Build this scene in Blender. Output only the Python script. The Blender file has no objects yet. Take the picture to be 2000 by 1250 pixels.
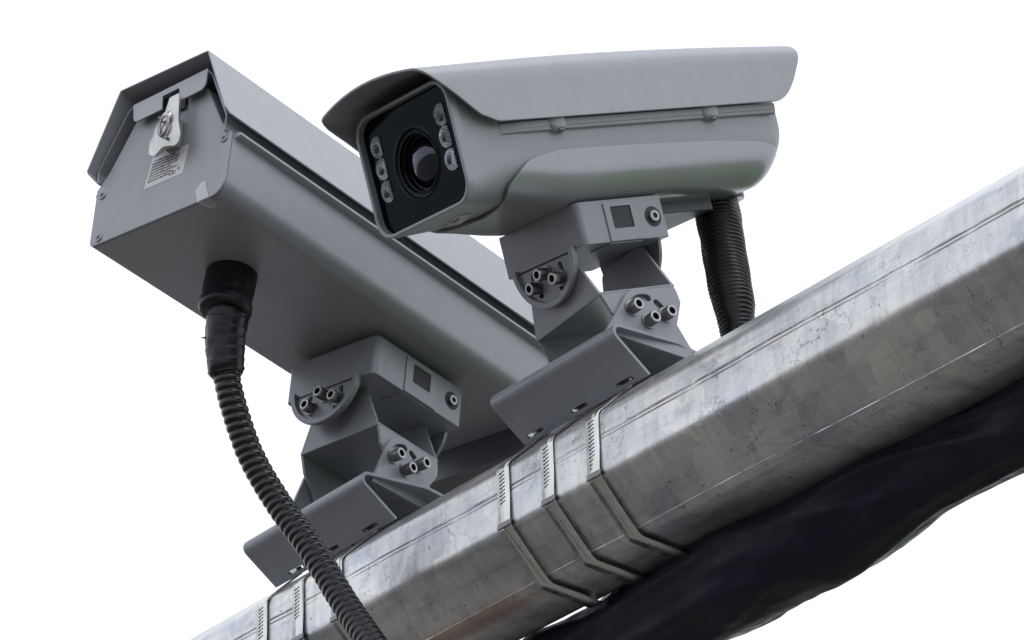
import bpy, bmesh, math, random
from mathutils import Matrix, Vector, noise
random.seed(7)
R_ = math.radians
EYE = 1.6                                    # eye height of the photographer

# ------------------------------------------------------------------ camera
scene = bpy.context.scene
cam_data = bpy.data.cameras.new("camera")
cam_data.lens = 126.3; cam_data.sensor_width = 36.0; cam_data.sensor_fit = 'HORIZONTAL'
cam_data.clip_start = 0.05; cam_data.clip_end = 5000
cam = bpy.data.objects.new("camera", cam_data)
scene.collection.objects.link(cam)
cam.location = (0, 0, EYE)
cam.rotation_euler = (R_(90 + 30.2625), 0, 0)
scene.camera = cam

# ------------------------------------------------------------------ overcast sky
SUN_EL, SUN_AZ = R_(58), R_(140)              # azimuth measured from +Y towards +X
world = bpy.data.worlds.new("World"); scene.world = world
world.use_nodes = True
nt = world.node_tree; nt.nodes.clear()
w_out = nt.nodes.new("ShaderNodeOutputWorld")
w_bg = nt.nodes.new("ShaderNodeBackground")
w_sky = nt.nodes.new("ShaderNodeTexSky"); w_sky.sky_type = 'NISHITA'
w_sky.sun_disc = False; w_sky.sun_elevation = SUN_EL; w_sky.sun_rotation = SUN_AZ
w_sky.air_density = 1.0; w_sky.dust_density = 6.0; w_sky.ozone_density = 1.0
w_hs = nt.nodes.new("ShaderNodeHueSaturation"); w_hs.inputs['Saturation'].default_value = 0.10
w_mx = nt.nodes.new("ShaderNodeMix"); w_mx.data_type = 'RGBA'
w_mx.inputs[0].default_value = 0.80           # closed cloud deck over the clear-sky model
w_mx.inputs[7].default_value = (9.3, 9.7, 10.5, 1)
nt.links.new(w_sky.outputs[0], w_hs.inputs['Color'])
nt.links.new(w_hs.outputs[0], w_mx.inputs[6])
nt.links.new(w_mx.outputs[2], w_bg.inputs['Color'])
w_bg.inputs['Strength'].default_value = 0.148
nt.links.new(w_bg.outputs[0], w_out.inputs['Surface'])

sun_data = bpy.data.lights.new("sun", 'SUN'); sun_data.energy = 0.6; sun_data.angle = R_(35)
sun_data.color = (1.0, 0.97, 0.93)
sun = bpy.data.objects.new("sun", sun_data); scene.collection.objects.link(sun)
sd = Vector((math.sin(SUN_AZ) * math.cos(SUN_EL), math.cos(SUN_AZ) * math.cos(SUN_EL), math.sin(SUN_EL)))
sun.rotation_euler = (-sd).to_track_quat('-Z', 'Y').to_euler()
sun.location = (0, 0, 30)

scene.cycles.max_bounces = 7; scene.cycles.diffuse_bounces = 3; scene.cycles.glossy_bounces = 3; scene.cycles.transparent_max_bounces = 6
vs = scene.view_settings
vs.view_transform = 'Standard'; vs.look = 'None'; vs.exposure = 0.0; vs.gamma = 1.0; vs.use_curve_mapping = False

# ------------------------------------------------------------------ materials
def new_mat(name):
    m = bpy.data.materials.new(name); m.use_nodes = True
    n = m.node_tree; n.nodes.clear()
    o = n.nodes.new("ShaderNodeOutputMaterial"); p = n.nodes.new("ShaderNodeBsdfPrincipled")
    n.links.new(p.outputs[0], o.inputs['Surface'])
    return m, n, p, o
def N(n, kind, **kw):
    nd = n.nodes.new(kind)
    for k, v in kw.items(): setattr(nd, k, v)
    return nd
def noise_tex(n, co, scale, detail=4, rough=0.55, dist=0.0):
    t = N(n, "ShaderNodeTexNoise"); t.inputs['Scale'].default_value = scale
    t.inputs['Detail'].default_value = detail; t.inputs['Roughness'].default_value = rough
    t.inputs['Distortion'].default_value = dist
    n.links.new(co, t.inputs['Vector']); return t
def ramp(n, fac, stops):
    r = N(n, "ShaderNodeValToRGB")
    e = r.color_ramp.elements
    while len(e) < len(stops): e.new(0.5)
    for el, (pos, c) in zip(e, stops):
        el.position = pos; el.color = c if len(c) == 4 else (*c, 1)
    n.links.new(fac, r.inputs['Fac']); return r
def grey(v): return (v, v, v, 1)
def mapping(n, scale, rot=(0, 0, 0)):
    tc = N(n, "ShaderNodeTexCoord"); mp = N(n, "ShaderNodeMapping")
    mp.inputs['Scale'].default_value = scale; mp.inputs['Rotation'].default_value = rot
    n.links.new(tc.outputs['Object'], mp.inputs['Vector']); return mp.outputs[0]
def mixc(n, fac, a, b, blend='MIX'):
    m = N(n, "ShaderNodeMix", data_type='RGBA', blend_type=blend)
    for s, v in ((0, fac), (6, a), (7, b)):
        if hasattr(v, 'links') or hasattr(v, 'is_linked'): n.links.new(v, m.inputs[s])
        else: m.inputs[s].default_value = v
    return m.outputs[2]
def bump(n, p, h, strength, dist):
    b = N(n, "ShaderNodeBump"); b.inputs['Strength'].default_value = strength; b.inputs['Distance'].default_value = dist
    n.links.new(h, b.inputs['Height']); n.links.new(b.outputs[0], p.inputs['Normal']); return b

def paint(name, col, rough, grain=0.06, dirt=0.07, metal=0.12):
    m, n, p, o = new_mat(name)
    co = mapping(n, (1, 1, 1))
    big = noise_tex(n, co, 9, 5, 0.6)
    streak = noise_tex(n, mapping(n, (14, 14, 3)), 6, 6, 0.65)
    d = tuple(c * (1 - dirt) for c in col)
    r1 = ramp(n, streak.outputs[0], [(0.42, grey(0)), (0.75, grey(1))])
    c1 = mixc(n, r1.outputs[0], (*col, 1), (*d, 1))
    r2 = ramp(n, big.outputs[0], [(0.3, grey(0.96)), (0.7, grey(1.04))])
    c2 = mixc(n, 1.0, c1, r2.outputs[0], 'MULTIPLY')
    # sparse chips and specks
    sp = noise_tex(n, co, 260, 2, 0.5)
    r3 = ramp(n, sp.outputs[0], [(0.75, grey(0)), (0.77, grey(1))])
    c3 = mixc(n, r3.outputs[0], c2, (col[0]*0.45, col[1]*0.45, col[2]*0.45, 1))
    n.links.new(c3, p.inputs['Base Color'])
    rr = ramp(n, big.outputs[0], [(0.25, grey(rough - 0.05)), (0.75, grey(rough + 0.08))])
    n.links.new(rr.outputs[0], p.inputs['Roughness'])
    g = noise_tex(n, co, 900, 2, 0.5)
    bump(n, p, g.outputs[0], grain, 0.0006)
    p.inputs['Specular IOR Level'].default_value = 0.5; p.inputs['Metallic'].default_value = metal
    return m
M = {}
M['paint'] = paint("grey_paint", (0.255, 0.265, 0.285), 0.38)
M['paint_visor'] = paint("grey_paint_shield", (0.325, 0.335, 0.362), 0.43)
M['rear'] = paint("grey_with_painted_shade", (0.085, 0.09, 0.102), 0.45)  # darkened grey, shade on rear cap and mounting rail put into the colour
M['paint_gloss'] = paint("grey_paint_gloss", (0.265, 0.275, 0.293), 0.22, 0.012, 0.04, 0.36)
M['paint_bracket'] = paint("grey_paint_bracket", (0.212, 0.222, 0.243), 0.36, 0.06, 0.06)

def simple(name, col, rough, metal=0.0, bscale=None, bstr=0.1, bdist=0.001, var=0.0, spec=0.5):
    m, n, p, o = new_mat(name)
    p.inputs['Specular IOR Level'].default_value = spec
    p.inputs['Base Color'].default_value = (*col, 1); p.inputs['Roughness'].default_value = rough
    p.inputs['Metallic'].default_value = metal
    co = mapping(n, (1, 1, 1))
    if var:
        t = noise_tex(n, co, 60, 5, 0.6)
        r = ramp(n, t.outputs[0], [(0.3, tuple(c*(1-var) for c in col)), (0.7, tuple(min(1, c*(1+var)) for c in col))])
        n.links.new(r.outputs[0], p.inputs['Base Color'])
        rr = ramp(n, t.outputs[0], [(0.3, grey(max(0.05, rough-0.1))), (0.7, grey(min(1, rough+0.12)))])
        n.links.new(rr.outputs[0], p.inputs['Roughness'])
    if bscale:
        t2 = noise_tex(n, co, bscale, 4, 0.6); bump(n, p, t2.outputs[0], bstr, bdist)
    return m
M['rubber'] = simple("black_rubber", (0.0045, 0.005, 0.0065), 0.24, 0, 300, 0.12, 0.001, 0.3, 0.40)
M['tape'] = simple("black_tape", (0.006, 0.007, 0.010), 0.34, 0, 90, 0.25, 0.002, 0.3, 0.30)
M['cloth'] = simple("black_plastic_sheet", (0.0075, 0.0095, 0.0190), 0.46, 0, 12, 0.15, 0.02, 0.2, 0.20)
M['steel'] = simple("bolt_steel", (0.34, 0.34, 0.34), 0.38, 1.0, 400, 0.1, 0.0005, 0.25)
M['boltside'] = simple("bolt_dark_zinc", (0.22, 0.22, 0.225), 0.42, 1.0, 900, 0.3, 0.0006, 0.3)
M['latch'] = simple("latch_steel", (0.50, 0.495, 0.48), 0.42, 1.0, 120, 0.12, 0.001, 0.2)
M['strap'] = simple("strap_steel", (0.60, 0.595, 0.575), 0.28, 1.0, 150, 0.12, 0.001, 0.12)
M['dark'] = simple("dark_recess", (0.012, 0.012, 0.014), 0.6)
M['black_panel'] = simple("black_panel", (0.0018, 0.0042, 0.0058), 0.10, spec=0.06)
M['barrel'] = simple("lens_barrel", (0.004, 0.0045, 0.0055), 0.32, spec=0.18)
M['sticker'] = simple("sticker_film", (0.50, 0.50, 0.50), 0.42, 0.0, 0, 0, 0, 0.08)
M['ink'] = simple("ink", (0.03, 0.03, 0.035), 0.6)
M['mark'] = simple("sticker_mark", (0.36, 0.365, 0.375), 0.4)
M['led'] = simple("lamp_reflector", (0.44, 0.44, 0.45), 0.14, 0.85, 420, 1.0, 0.003, 0.75)
M['emitter'] = simple("lamp_chip", (0.05, 0.05, 0.05), 0.3)

m, n, p, o = new_mat("lens_glass")
p.inputs['Base Color'].default_value = (0.006, 0.004, 0.007, 1); p.inputs['Roughness'].default_value = 0.03
p.inputs['Specular IOR Level'].default_value = 0.9; p.inputs['Specular Tint'].default_value = (0.86, 0.80, 0.98, 1)
p.inputs['IOR'].default_value = 1.5
M['lens'] = m
m, n, p, o = new_mat("clear_pane")
n.nodes.remove(p)
tr = N(n, "ShaderNodeBsdfTransparent"); tr.inputs[0].default_value = (0.86, 0.91, 0.93, 1)
n.links.new(tr.outputs[0], o.inputs['Surface'])
M['pane'] = m
m, n, p, o = new_mat("clear_tape")
n.nodes.remove(p)
tr = N(n, "ShaderNodeBsdfTransparent"); tr.inputs[0].default_value = (0.85, 0.87, 0.9, 1)
gl = N(n, "ShaderNodeBsdfGlossy"); gl.inputs['Roughness'].default_value = 0.18
mx = N(n, "ShaderNodeMixShader"); mx.inputs[0].default_value = 0.30
n.links.new(tr.outputs[0], mx.inputs[1]); n.links.new(gl.outputs[0], mx.inputs[2]); n.links.new(mx.outputs[0], o.inputs['Surface'])
M['clear_tape'] = m

def galvanized():
    m, n, p, o = new_mat("galvanized_steel")
    co = mapping(n, (1, 1, 1))
    warp = noise_tex(n, co, 14, 4, 0.6)
    wv = mixc(n, 0.06, co, warp.outputs['Color'])
    vor = N(n, "ShaderNodeTexVoronoi"); vor.inputs['Scale'].default_value = 26
    n.links.new(wv, vor.inputs['Vector'])
    bw = N(n, "ShaderNodeRGBToBW"); n.links.new(vor.outputs['Color'], bw.inputs[0])
    blot = noise_tex(n, mapping(n, (3.5, 9, 9)), 2.2, 6, 0.62, 0.6)
    strk = noise_tex(n, mapping(n, (60, 7, 7)), 1.6, 6, 0.7)       # runs round the shaft
    long_ = noise_tex(n, mapping(n, (2, 90, 90)), 1.5, 5, 0.7)     # drawn lines along it
    base = ramp(n, bw.outputs[0], [(0.2, (0.57, 0.575, 0.59)), (0.8, (0.70, 0.695, 0.68))])
    r_bl = ramp(n, blot.outputs[0], [(0.28, (0.68, 0.73, 0.83)), (0.46, (0.92, 0.935, 0.955)), (0.56, (1.0, 0.995, 0.98)), (0.74, (1.09, 1.07, 1.04))])
    c = mixc(n, 1.0, base.outputs[0], r_bl.outputs[0], 'MULTIPLY')
    r_st = ramp(n, strk.outputs[0], [(0.34, grey(0.80)), (0.55, grey(1.0))])
    c = mixc(n, 0.8, c, r_st.outputs[0], 'MULTIPLY')
    r_lo = ramp(n, long_.outputs[0], [(0.30, grey(0.72)), (0.46, grey(1.0))])
    c = mixc(n, 0.6, c, r_lo.outputs[0], 'MULTIPLY')
    # scratches: thin dark cracks from stretched voronoi edges broken by noise
    vs_ = N(n, "ShaderNodeTexVoronoi", feature='DISTANCE_TO_EDGE'); vs_.inputs['Scale'].default_value = 9
    n.links.new(mixc(n, 0.12, mapping(n, (2.2, 1, 1), (0.3, 0.2, 0.7)), noise_tex(n, co, 30, 5, 0.7).outputs['Color']), vs_.inputs['Vector'])
    brk = noise_tex(n, co, 11, 3, 0.6)
    rs = ramp(n, vs_.outputs['Distance'], [(0.0, grey(0.5)), (0.007, grey(0))])
    rb = ramp(n, brk.outputs[0], [(0.50, grey(0)), (0.60, grey(0.9))])
    scr = mixc(n, 1.0, rs.outputs[0], rb.outputs[0], 'MULTIPLY')
    c = mixc(n, scr, c, (0.10, 0.10, 0.105, 1))
    # broad smudges and scuffs
    sm = ramp(n, noise_tex(n, mapping(n, (9, 16, 16), (0.2, 0.4, 0.5)), 1.4, 7, 0.7, 1.2).outputs[0], [(0.28, grey(0.62)), (0.44, grey(0.93)), (0.6, grey(1.0))])
    c = mixc(n, 1.0, c, sm.outputs[0], 'MULTIPLY')
    ln_ = N(n, "ShaderNodeTexVoronoi", feature='DISTANCE_TO_EDGE'); ln_.inputs['Scale'].default_value = 7
    n.links.new(mixc(n, 0.03, mapping(n, (1.1, 0.35, 0.35), (0.9, 0.5, 0.9)), noise_tex(n, co, 25, 4, 0.7).outputs['Color']), ln_.inputs['Vector'])
    rl = ramp(n, ln_.outputs['Distance'], [(0.0, grey(0.7)), (0.0026, grey(0))])
    rlk = ramp(n, noise_tex(n, co, 8, 3, 0.65).outputs[0], [(0.50, grey(0)), (0.56, grey(1))])
    c = mixc(n, mixc(n, 1.0, rl.outputs[0], rlk.outputs[0], 'MULTIPLY'), c, (0.12, 0.12, 0.125, 1))
    # short runs and nicks lying round the shaft
    vn = N(n, "ShaderNodeTexVoronoi", feature='DISTANCE_TO_EDGE'); vn.inputs['Scale'].default_value = 16
    n.links.new(mixc(n, 0.05, mapping(n, (3.2, 0.8, 0.8), (0.1, 0.15, 0.05)), noise_tex(n, co, 45, 4, 0.7).outputs['Color']), vn.inputs['Vector'])
    rn = ramp(n, vn.outputs['Distance'], [(0.0, grey(0.6)), (0.008, grey(0))])
    rk = ramp(n, noise_tex(n, co, 19, 3, 0.65).outputs[0], [(0.53, grey(0)), (0.60, grey(1))])
    nick = mixc(n, 1.0, rn.outputs[0], rk.outputs[0], 'MULTIPLY')
    c = mixc(n, nick, c, (0.09, 0.09, 0.095, 1))
    spk = noise_tex(n, co, 150, 3, 0.6); rsp = ramp(n, spk.outputs[0], [(0.675, grey(0)), (0.71, grey(0.7))])
    c = mixc(n, rsp.outputs[0], c, (0.16, 0.155, 0.15, 1))
    # reddish-brown reflection painted into the colour along the shaft's lower edge
    tc = N(n, "ShaderNodeTexCoord"); sx = N(n, "ShaderNodeSeparateXYZ"); n.links.new(tc.outputs['Object'], sx.inputs[0])
    def band(sock, lo, hi, soft):
        a = N(n, "ShaderNodeMapRange"); a.interpolation_type = 'SMOOTHSTEP'
        a.inputs[1].default_value = lo - soft; a.inputs[2].default_value = lo + soft
        b = N(n, "ShaderNodeMapRange"); b.interpolation_type = 'SMOOTHSTEP'
        b.inputs[1].default_value = hi - soft; b.inputs[2].default_value = hi + soft
        b.inputs[3].default_value = 1; b.inputs[4].default_value = 0
        n.links.new(sock, a.inputs[0]); n.links.new(sock, b.inputs[0])
        mm = N(n, "ShaderNodeMath", operation='MULTIPLY'); n.links.new(a.outputs[0], mm.inputs[0]); n.links.new(b.outputs[0], mm.inputs[1])
        return mm.outputs[0]
    bx = band(sx.outputs[0], -0.30, 0.06, 0.05); by = band(sx.outputs[1], -0.034, -0.012, 0.008); bz = band(sx.outputs[2], -0.09, -0.066, 0.006)
    k1 = N(n, "ShaderNodeMath", operation='MULTIPLY'); n.links.new(bx, k1.inputs[0]); n.links.new(by, k1.inputs[1])
    k2 = N(n, "ShaderNodeMath", operation='MULTIPLY'); n.links.new(k1.outputs[0], k2.inputs[0]); n.links.new(bz, k2.inputs[1])
    k3 = N(n, "ShaderNodeMath", operation='MULTIPLY'); n.links.new(k2.outputs[0], k3.inputs[0]); k3.inputs[1].default_value = 0.75
    c = mixc(n, k3.outputs[0], c, (0.30, 0.17, 0.13, 1))
    n.links.new(c, p.inputs['Base Color'])
    p.inputs['Metallic'].default_value = 0.95
    rr = ramp(n, blot.outputs[0], [(0.3, grey(0.30)), (0.7, grey(0.44))])
    n.links.new(rr.outputs[0], p.inputs['Roughness'])
    ad = N(n, "ShaderNodeMath", operation='MULTIPLY_ADD'); n.links.new(scr, ad.inputs[0]); ad.inputs[1].default_value = -0.5
    n.links.new(warp.outputs[0], ad.inputs[2])
    ad2 = N(n, "ShaderNodeMath", operation='MULTIPLY_ADD'); n.links.new(noise_tex(n, co, 70, 4, 0.6).outputs[0], ad2.inputs[0]); ad2.inputs[1].default_value = 0.12
    n.links.new(ad.outputs[0], ad2.inputs[2])
    bump(n, p, ad2.outputs[0], 0.35, 0.004)
    return m
M['galv'] = galvanized()

def ground_mat():
    m, n, p, o = new_mat("ground_asphalt_and_grass")
    co = mapping(n, (1, 1, 1))
    t = noise_tex(n, co, 0.8, 8, 0.65)
    road = ramp(n, t.outputs[0], [(0.3, (0.102, 0.094, 0.084)), (0.7, (0.136, 0.126, 0.113))])
    gr = ramp(n, noise_tex(n, co, 2.0, 8, 0.7).outputs[0], [(0.3, (0.07, 0.14, 0.03)), (0.7, (0.13, 0.24, 0.055))])
    tc = N(n, "ShaderNodeTexCoord"); sx = N(n, "ShaderNodeSeparateXYZ"); n.links.new(tc.outputs['Object'], sx.inputs[0])
    a = N(n, "ShaderNodeMapRange"); a.inputs[1].default_value = 7.0; a.inputs[2].default_value = 7.4
    n.links.new(sx.outputs[0], a.inputs[0])
    b = N(n, "ShaderNodeMapRange"); b.inputs[1].default_value = 45.0; b.inputs[2].default_value = 46.0; b.inputs[3].default_value = 1; b.inputs[4].default_value = 0
    n.links.new(sx.outputs[0], b.inputs[0])
    mm = N(n, "ShaderNodeMath", operation='MULTIPLY'); n.links.new(a.outputs[0], mm.inputs[0]); n.links.new(b.outputs[0], mm.inputs[1])
    n.links.new(mixc(n, mm.outputs[0], road.outputs[0], gr.outputs[0]), p.inputs['Base Color'])
    p.inputs['Roughness'].default_value = 0.9
    return m
M['ground'] = ground_mat()

# ------------------------------------------------------------------ frames and mesh helpers
def rot(yaw, pitch, roll):
    return Matrix.Rotation(yaw, 3, 'Z') @ Matrix.Rotation(-pitch, 3, 'Y') @ Matrix.Rotation(roll, 3, 'X')
class Frame:
    """local coordinates (d, w, u); sign says how w maps to the frame's y axis"""
    def __init__(s, pos, R3, sign=-1):
        s.M = Matrix.Translation(Vector(pos)) @ R3.to_4x4(); s.sign = sign
    def v(s, d, w, u): return Vector((d, s.sign * w, u))
    def world(s, d, w, u): return s.M @ s.v(d, w, u)
    def sub(s, d, w, u, R3=None):
        f = Frame((0, 0, 0), Matrix.Identity(3), s.sign)
        f.M = s.M @ Matrix.Translation(s.v(d, w, u)) @ ((R3 or Matrix.Identity(3)).to_4x4()); return f
UP = Vector((0, 0, EYE))
PYAW = 0.8792995
AX = Vector((math.cos(PYAW), -math.sin(PYAW), 0)); PE = Vector((math.sin(PYAW), math.cos(PYAW), 0))
PC = Vector((-0.0064234, 3.1094112, 1.5527658)) + UP
FP = Frame(PC, rot(-PYAW, 0, 0), 1)                      # pole: (along, across/away, up)
FL = Frame(Vector((-0.34965209, 2.997836, 1.86140772)) + UP, rot(0.8814916, -0.0608662, 0.0414127))
FR = Frame(Vector((-0.0771067, 2.8227913, 1.7519501)) + UP, rot(0.5854, 0.4120, 0.1668))

wm = {}                                                  # world matrices by object name (no depsgraph needed)
def link(o, M4, parent):
    scene.collection.objects.link(o)
    wm[o.name] = M4.copy()
    if parent is not None:
        o.parent = parent; o.matrix_parent_inverse = Matrix.Identity(4)
        o.matrix_basis = wm[parent.name].inverted() @ M4
    else:
        o.matrix_basis = M4
    return o
def thing(name, F, label, cat, group=None):
    o = bpy.data.objects.new(name, None); o.empty_display_size = 0.05
    link(o, F.M, None); tag(o, label, cat, group); return o
def tag(o, label, cat, group=None, kind=None):
    if label: o["label"] = label
    if cat: o["category"] = cat
    if group: o["group"] = group
    if kind: o["kind"] = kind
def finish(bm, name, mat, parent, F, bevel=0.0, seg=2, ang=32, solid=None, sub=0):
    bmesh.ops.remove_doubles(bm, verts=bm.verts, dist=1e-6)
    bmesh.ops.recalc_face_normals(bm, faces=bm.faces)
    lim = R_(ang)
    for f in bm.faces: f.smooth = True
    for e in bm.edges:
        if len(e.link_faces) == 2 and e.calc_face_angle(0) > lim: e.smooth = False
    me = bpy.data.meshes.new(name); bm.to_mesh(me); bm.free()
    me.materials.append(mat)
    o = bpy.data.objects.new(name, me)
    if solid:
        s = o.modifiers.new("thickness", 'SOLIDIFY'); s.thickness = solid; s.offset = -1; s.use_even_offset = True
    if bevel:
        b = o.modifiers.new("bevel", 'BEVEL'); b.width = bevel; b.segments = seg; b.limit_method = 'ANGLE'; b.angle_limit = lim
        b.harden_normals = False
        wn = o.modifiers.new("normals", 'WEIGHTED_NORMAL'); wn.keep_sharp = False; wn.weight = 60
        for pl in me.polygons: pl.use_smooth = True
        for ed in me.edges: ed.use_edge_sharp = False
    if sub:
        s = o.modifiers.new("subdivision", 'SUBSURF'); s.levels = s.render_levels = sub
    return link(o, F.M, parent)
def box(bm, F, d0, d1, w0, w1, u0, u1):
    v = [bm.verts.new(F.v(d, w, u)) for d in (d0, d1) for w in (w0, w1) for u in (u0, u1)]
    for f in ((0,1,3,2),(4,6,7,5),(0,4,5,1),(2,3,7,6),(0,2,6,4),(1,5,7,3)): bm.faces.new([v[i] for i in f])
def plate(bm, F, outer, holes, plane, h0, h1):
    """prism of a 2-D outline with holes; plane 'wu' extrudes along d, 'du' along w, 'dw' along u"""
    def P(a, b, h):
        return F.v(h, a, b) if plane == 'wu' else F.v(a, h, b) if plane == 'du' else F.v(a, b, h)
    loops = [outer] + list(holes)
    t = bmesh.new(); edges = []
    idx = []
    for lp in loops:
        vs_ = [t.verts.new((a, b, 0)) for a, b in lp]
        for i in range(len(vs_)): edges.append(t.edges.new((vs_[i], vs_[(i+1) % len(vs_)])))
        idx.append(vs_)
    bmesh.ops.triangle_fill(t, use_beauty=True, use_dissolve=False, edges=edges)
    if not holes:
        bmesh.ops.dissolve_limit(t, angle_limit=0.01, verts=t.verts, edges=t.edges)
    t.verts.index_update(); t.verts.ensure_lookup_table()
    A = [bm.verts.new(P(v.co.x, v.co.y, h0)) for v in t.verts]; B = [bm.verts.new(P(v.co.x, v.co.y, h1)) for v in t.verts]
    for f in t.faces:
        ii = [v.index for v in f.verts]
        bm.faces.new([A[i] for i in ii]); bm.faces.new([B[i] for i in reversed(ii)])
    for e in t.edges:
        if len(e.link_faces) == 1:
            i, j = e.verts[0].index, e.verts[1].index
            bm.faces.new((A[i], A[j], B[j], B[i]))
    t.free()
def round_poly(pts, rads, n=6):
    out = []; k = len(pts)
    if not isinstance(rads, (list, tuple)): rads = [rads] * k
    for i in range(k):
        p0, p1, p2 = Vector(pts[i-1]), Vector(pts[i]), Vector(pts[(i+1) % k]); r = rads[i]
        if r <= 0: out.append(tuple(p1)); continue
        a = (p0 - p1).normalized(); b = (p2 - p1).normalized()
        th = math.acos(max(-1, min(1, a.dot(b)))); L = min(r / math.tan(th/2), 0.49*(p0-p1).length, 0.49*(p2-p1).length)
        rr = L * math.tan(th/2); c = p1 + (a + b).normalized() * (rr / math.sin(th/2))
        s, e = p1 + a*L - c, p1 + b*L - c
        a0 = math.atan2(s.y, s.x); a1 = math.atan2(e.y, e.x)
        dlt = (a1 - a0 + math.pi) % (2*math.pi) - math.pi
        for q in range(n + 1):
            an = a0 + dlt*q/n; out.append((c.x + rr*math.cos(an), c.y + rr*math.sin(an)))
    return out
def loft(bm, rings, closed=True, cap0=True, cap1=True):
    vr = [[bm.verts.new(p) for p in r] for r in rings]
    for a, b in zip(vr, vr[1:]):
        m_ = len(a)
        for i in range(m_ if closed else m_ - 1):
            bm.faces.new((a[i], a[(i+1) % m_], b[(i+1) % m_], b[i]))
    if closed and cap0: bm.faces.new(vr[0][::-1])
    if closed and cap1: bm.faces.new(vr[-1])
def lathe(bm, center, axis, prof, n=32, caps=(True, True), phase=0.0):
    axis = Vector(axis).normalized(); x = axis.orthogonal().normalized(); y = axis.cross(x); c = Vector(center)
    rings = [[c + axis*h + (x*math.cos(2*math.pi*i/n+phase) + y*math.sin(2*math.pi*i/n+phase))*r for i in range(n)] for r, h in prof]
    loft(bm, rings, True, *caps)
def spline(pts, per=12):
    pts = [Vector(q) for q in pts]; P_ = [2*pts[0]-pts[1]] + pts + [2*pts[-1]-pts[-2]]; out = []
    for i in range(1, len(P_) - 2):
        for k in range(per):
            t = k/per; a, b, c, d = P_[i-1:i+3]
            out.append(0.5*((2*b) + (c-a)*t + (2*a-5*b+4*c-d)*t*t + (3*b-a-3*c+d)*t**3))
    out.append(pts[-1]); return out
def resample(path, step):
    L = [0]
    for a, b in zip(path, path[1:]): L.append(L[-1] + (b-a).length)
    n_ = max(2, int(L[-1]/step)); out = []; j = 0
    for i in range(n_ + 1):
        s = L[-1]*i/n_
        while j < len(L)-2 and L[j+1] < s: j += 1
        t = (s - L[j])/max(1e-9, L[j+1]-L[j]); out.append(path[j].lerp(path[j+1], t))
    return out, L[-1]
def tube(bm, path, rad, n=20, caps=True):
    """rad(i, s, angle) -> radius"""
    tg = [(path[min(i+1, len(path)-1)] - path[max(i-1, 0)]).normalized() for i in range(len(path))]
    x = tg[0].orthogonal().normalized(); rings = []; s = 0
    for i, (c, t) in enumerate(zip(path, tg)):
        if i: s += (c - path[i-1]).length
        x = (x - t*x.dot(t)).normalized(); y = t.cross(x)
        rings.append([c + (x*math.cos(a) + y*math.sin(a))*rad(i, s, a) for a in [2*math.pi*k/n for k in range(n)]])
    loft(bm, rings, True, caps, caps)
def interp(x, pts):
    if x <= pts[0][0]: return pts[0][1]
    for (a, fa), (b, fb) in zip(pts, pts[1:]):
        if x <= b: return fa + (fb-fa)*(x-a)/(b-a)
    return pts[-1][1]
def arc(cx, cy, r, a0, a1, n): return [(cx + r*math.cos(R_(a0+(a1-a0)*i/n)), cy + r*math.sin(R_(a0+(a1-a0)*i/n))) for i in range(n+1)]
def slot_hole(cx, cy, r, a0, a1, hw, n=8):
    o_ = arc(cx, cy, r+hw, a0, a1, n); i_ = arc(cx, cy, r-hw, a1, a0, n)
    def endcap(a, s):
        ex, ey = cx + r*math.cos(R_(a)), cy + r*math.sin(R_(a))
        return [(ex + hw*math.cos(R_(a+s*q)), ey + hw*math.sin(R_(a+s*q))) for q in (45, 90, 135)]
    return o_ + endcap(a1, 1) + i_ + endcap(a0, -1)[::-1] if False else o_ + [(cx + r*math.cos(R_(a1)) + hw*math.cos(R_(a1+q)), cy + r*math.sin(R_(a1)) + hw*math.sin(R_(a1+q))) for q in (45, 90, 135)] + i_ + [(cx + r*math.cos(R_(a0)) + hw*math.cos(R_(a0+q)), cy + r*math.sin(R_(a0)) + hw*math.sin(R_(a0+q))) for q in (225, 270, 315)]

# ------------------------------------------------------------------ ground (outside the frame, lights the undersides)
bm = bmesh.new(); FG = Frame((0, 0, 0), Matrix.Identity(3), 1)
v = [bm.verts.new(q) for q in ((-2500, -2500, 0), (2500, -2500, 0), (2500, 2500, 0), (-2500, 2500, 0))]; bm.faces.new(v)
g = finish(bm, "ground", M['ground'], None, FG); tag(g, None, None, None, "structure")

# ------------------------------------------------------------------ octagonal pole
H = 0.15367; S = H*0.2071
pole = thing("galvanized_pole", FP, "long octagonal galvanized steel pole rising diagonally under both cameras", "pole")
octo = [(-S, H/2), (S, H/2), (H/2, S), (H/2, -S), (S, -H/2), (-S, -H/2), (-H/2, -S), (-H/2, S)]
sec = round_poly(octo, 0.016, 5)
def pole_ring(t):
    out = []
    for a, b in sec:
        nz = noise.noise(Vector((t*6, a*25, b*25)))*0.0007
        L = math.hypot(a, b); out.append(FP.v(t, a*(1+nz/L), b*(1+nz/L)))
    return out
bm = bmesh.new(); loft(bm, [pole_ring(-1.6 + i*0.02) for i in range(171)])
finish(bm, "shaft", M['galv'], pole, FP, ang=60)
def seam(P0, V0, nrm, r):
    bm = bmesh.new()
    path, _ = resample([FP.v(-1.59 + i*0.01, P0 + nrm[0]*noise.noise(Vector((i*0.13, 3, P0*90)))*0.0008, V0 + 0.0012*noise.noise(Vector((i*0.07, 9, V0*50)))) for i in range(339)], 0.008)
    tube(bm, path, lambda i, s, a: r*(1+0.25*noise.noise(Vector((s*140, a, V0*70)))), 8)
    return bm
finish(seam(-H/2+0.0003, 0.0085, (-1, 0), 0.0012), "weld_seam", M['galv'], pole, FP)
finish(seam(-H/2+0.0003, 0.0040, (-1, 0), 0.0008), "weld_seam", M['galv'], pole, FP)
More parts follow.
